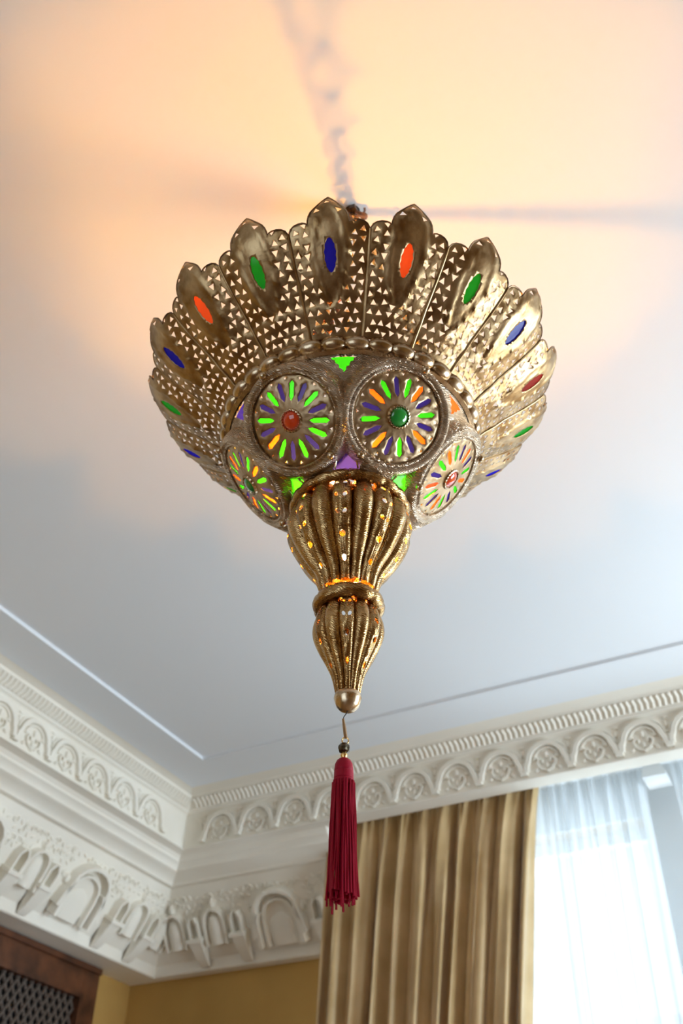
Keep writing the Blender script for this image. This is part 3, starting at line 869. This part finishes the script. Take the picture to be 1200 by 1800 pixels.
mb = MB(); mb.lathe([(.0195, 2.372), (.0235, 2.366), (.0245, 2.360), (.0235, 2.356), (.0225, 2.352), (.020, 2.345), (.015, 2.339), (.009, 2.3355), (.001, 2.335)], 32, cap1=True); lb(mb, 'end_cap', M_metal)

# ---- bulbs, lamp holders
M_bulb = emit('lit_bulb', (1.0, .43, .035), BULB_MAIN); M_bulbw = emit('added_warm_bulb', (1.0, .40, .02), BULB_WARM)
def bulb(x, y, z, m, r=.015):
    mb = MB(); mb.lathe([(.001, z+.030), (.004, z+.024), (.010, z+.012), (r, z-.004), (r*.9, z-.014), (.008, z-.024), (.007, z-.027)], 16, M=lambda p: p + Vector((x, y, 0)), cap0=True, cap1=True)
    o = lb(mb, 'bulb', m, label='glowing bulb')
    mb = MB(); mb.lathe([(.009, z-.0275), (.0095, z-.050), (.012, z-.052), (.012, z-.070)], 14, M=lambda p: p + Vector((x, y, 0)), cap0=True, cap1=True)
    lb(mb, 'lamp_holder', M_brass)
bulb(0, 0, 2.690, M_bulb)
AW = radians(215)
bulb(.045*cos(AW), .045*sin(AW), 2.885, M_bulbw)  # added second bulb, throws the extra orange pool on the left of the ceiling
mb = MB()
mb.lathe([(.006, 2.585), (.006, 2.620), (.014, 2.622)], 12)
for d in (215,):
    c, s = cos(radians(d)), sin(radians(d))
    mb.tube([(c*.118, s*.118, 2.800), (c*.10, s*.10, 2.812), (c*.06, s*.06, 2.812), (c*.045, s*.045, 2.818)], .004, 6)
lb(mb, 'bulb_stem', M_brass)

# ---- chains to the ceiling hook
def chain(az, r0=.262, z0=3.005):
    a = Vector((r0*cos(az), r0*sin(az), z0)); c = Vector((.012*cos(az), .012*sin(az), 3.862))
    d = (c - a); Lc = d.length; d.normalize(); n = int(Lc / .026); mb = MB()
    s1_ = d.cross(Vector((0, 0, 1))).normalized(); s2_ = d.cross(s1_)
    for k in range(n):
        p = a + d * (Lc * (k + .5) / n) - Vector((0, 0, .02)) * sin(pi*(k + .5)/n)
        u = s1_ if k % 2 else s2_
        pts = [p + d*(.0185*cos(t)) + u*(.0105*sin(t)) for t in [2*pi*i/12 for i in range(12)]]
        mb.tube(pts, .0036, 5, closed=True)
    lb(mb, 'suspension_chain', M_brass)
    # flex laced through the first chain
    return a, c, d, s1_, s2_
for az in (radians(-79), radians(27.5), radians(125)):
    a, c, d, s1_, s2_ = chain(az)
    if az < 0:
        mb = MB(); pts = []
        for k in range(61):
            f = k/60; p = a + (c - a)*f - Vector((0, 0, .03))*sin(pi*f)
            pts.append(p + s1_*(.016*sin(k*.9)) + s2_*(.012*cos(k*.9)) + s1_*.012*sin(f*5))
        mb.tube(pts, .0060, 6); lb(mb, 'power_flex', M_cord)
mb = MB()
mb.lathe([(.0035, 3.9), (.0035, 3.878)], 10, cap0=True)
mb.tube([Vector((.0, .016*cos(t), 3.864 + .016*sin(t))) for t in [2*pi*i/20 for i in range(20)]], .0042, 8, closed=True)
mb.lathe([(.022, 3.8995), (.021, 3.895), (.010, 3.891), (.004, 3.889)], 20)
mb.box((.006, -.03, 3.868), (.022, -.008, 3.882)); 
lb(mb, 'ceiling_hook', M_dark)
mb = MB(); mb.tube([Vector((.028 + .012*cos(t*1.7), -.004 + .010*sin(t*2.1), 3.885 - t*.008)) for t in [i*.35 for i in range(16)]], .0036, 6)
mb.sphere((.034, .004, 3.858), .011, 10, 8); lb(mb, 'wire_connector', M_cord)

# ------------------------------------------------------------------ tassel hanging from the tip
TX = RR * -.0055
tas = empty('tassel', (TX.x, TX.y, 2.02))
tag(tas, 'crimson silk tassel with long strands hanging below the lamp tip', 'tassel')
def tb(mb, name, m, **k):
    mb.v = [(p[0], p[1], p[2] - 2.02) for p in mb.v]
    return mb.build(name, m, tas, **k)
mb = MB()
ux = Vector((RR.x, RR.y, 0)).normalized(); uz = Vector((0, 0, 1))
mb.tube([ux*.006 + uz*2.338, ux*.003 + uz*2.330, ux*-.001 + uz*2.324, ux*-.002 + uz*2.316], .0009, 6)
tb(mb, 'wire_hook', M_dark)
mb = MB(); mb.tube([ux*-.002 + uz*2.320, ux*.0 + uz*2.305, ux*.002 + uz*2.290, ux*.003 + uz*2.284], [.0022, .0030, .0034, .0030], 8)
tb(mb, 'brass_pin', mat('bronze_pin', (.42, .26, .14), .35, 1))
mb = MB(); mb.tube([ux*(.002 + .0055*cos(t)) + uz*(2.279 + .006*sin(t)) for t in [2*pi*i/14 for i in range(14)]], .0013, 6, closed=True)
tb(mb, 'link_ring', M_brass)
mb = MB(); mb.lathe([(.002, 2.2745), (.006, 2.273), (.0095, 2.268), (.0098, 2.264), (.0085, 2.259), (.004, 2.256), (.002, 2.2555)], 16, cap0=True, cap1=True, fr=lambda r, z, a: r*(1 + .06*cos(8*a)))
tb(mb, 'round_bead', mat('tarnished_bead', (.10, .08, .05), .25, .9))
mb = MB(); mb.lathe([(.002, 2.2565), (.0055, 2.254), (.006, 2.251), (.004, 2.247), (.003, 2.244)], 12, cap0=True, cap1=True)
tb(mb, 'small_bead', M_brass)
mb = MB(); pr = [(.003, 2.2465), (.008, 2.245), (.012, 2.2415), (.0148, 2.235), (.0160, 2.226), (.0160, 2.223), (.0155, 2.2222), (.0163, 2.2210), (.0165, 2.209), (.0160, 2.2085), (.0166, 2.2075), (.0168, 2.197)]
mb.lathe(pr, 36, cap0=True, cap1=True, fr=lambda r, z, a: r*(1 + .006*sin(z*2500))); tb(mb, 'tassel_head', M_red)
mb = MB(); rnd = random.Random(4)
for k in range(150):
    ring = k % 3; rad = (.0175, .0135, .0085)[ring]; a = k*2.39996 + rnd.uniform(-.1, .1)
    r1 = rad * rnd.uniform(1.15, 1.42); zl = rnd.uniform(2.010, 2.024) - (.012 if rnd.random() < .06 else 0)
    pts = []; w0 = rnd.uniform(0, 6)
    for j in range(9):
        f = j/8; r_ = rad + (r1 - rad)*f + .0008*sin(w0 + f*9)
        aa = a + .05*sin(w0 + f*5)
        pts.append(Vector((r_*cos(aa), r_*sin(aa), 2.204 + (zl - 2.204)*f)))
    mb.tube(pts, [.0013]*8 + [.0019], 5)
fr_ = tb(mb, 'fringe', M_red)
for o in (x for x in tas.children if x.name.startswith('fringe')): o['kind'] = 'stuff'
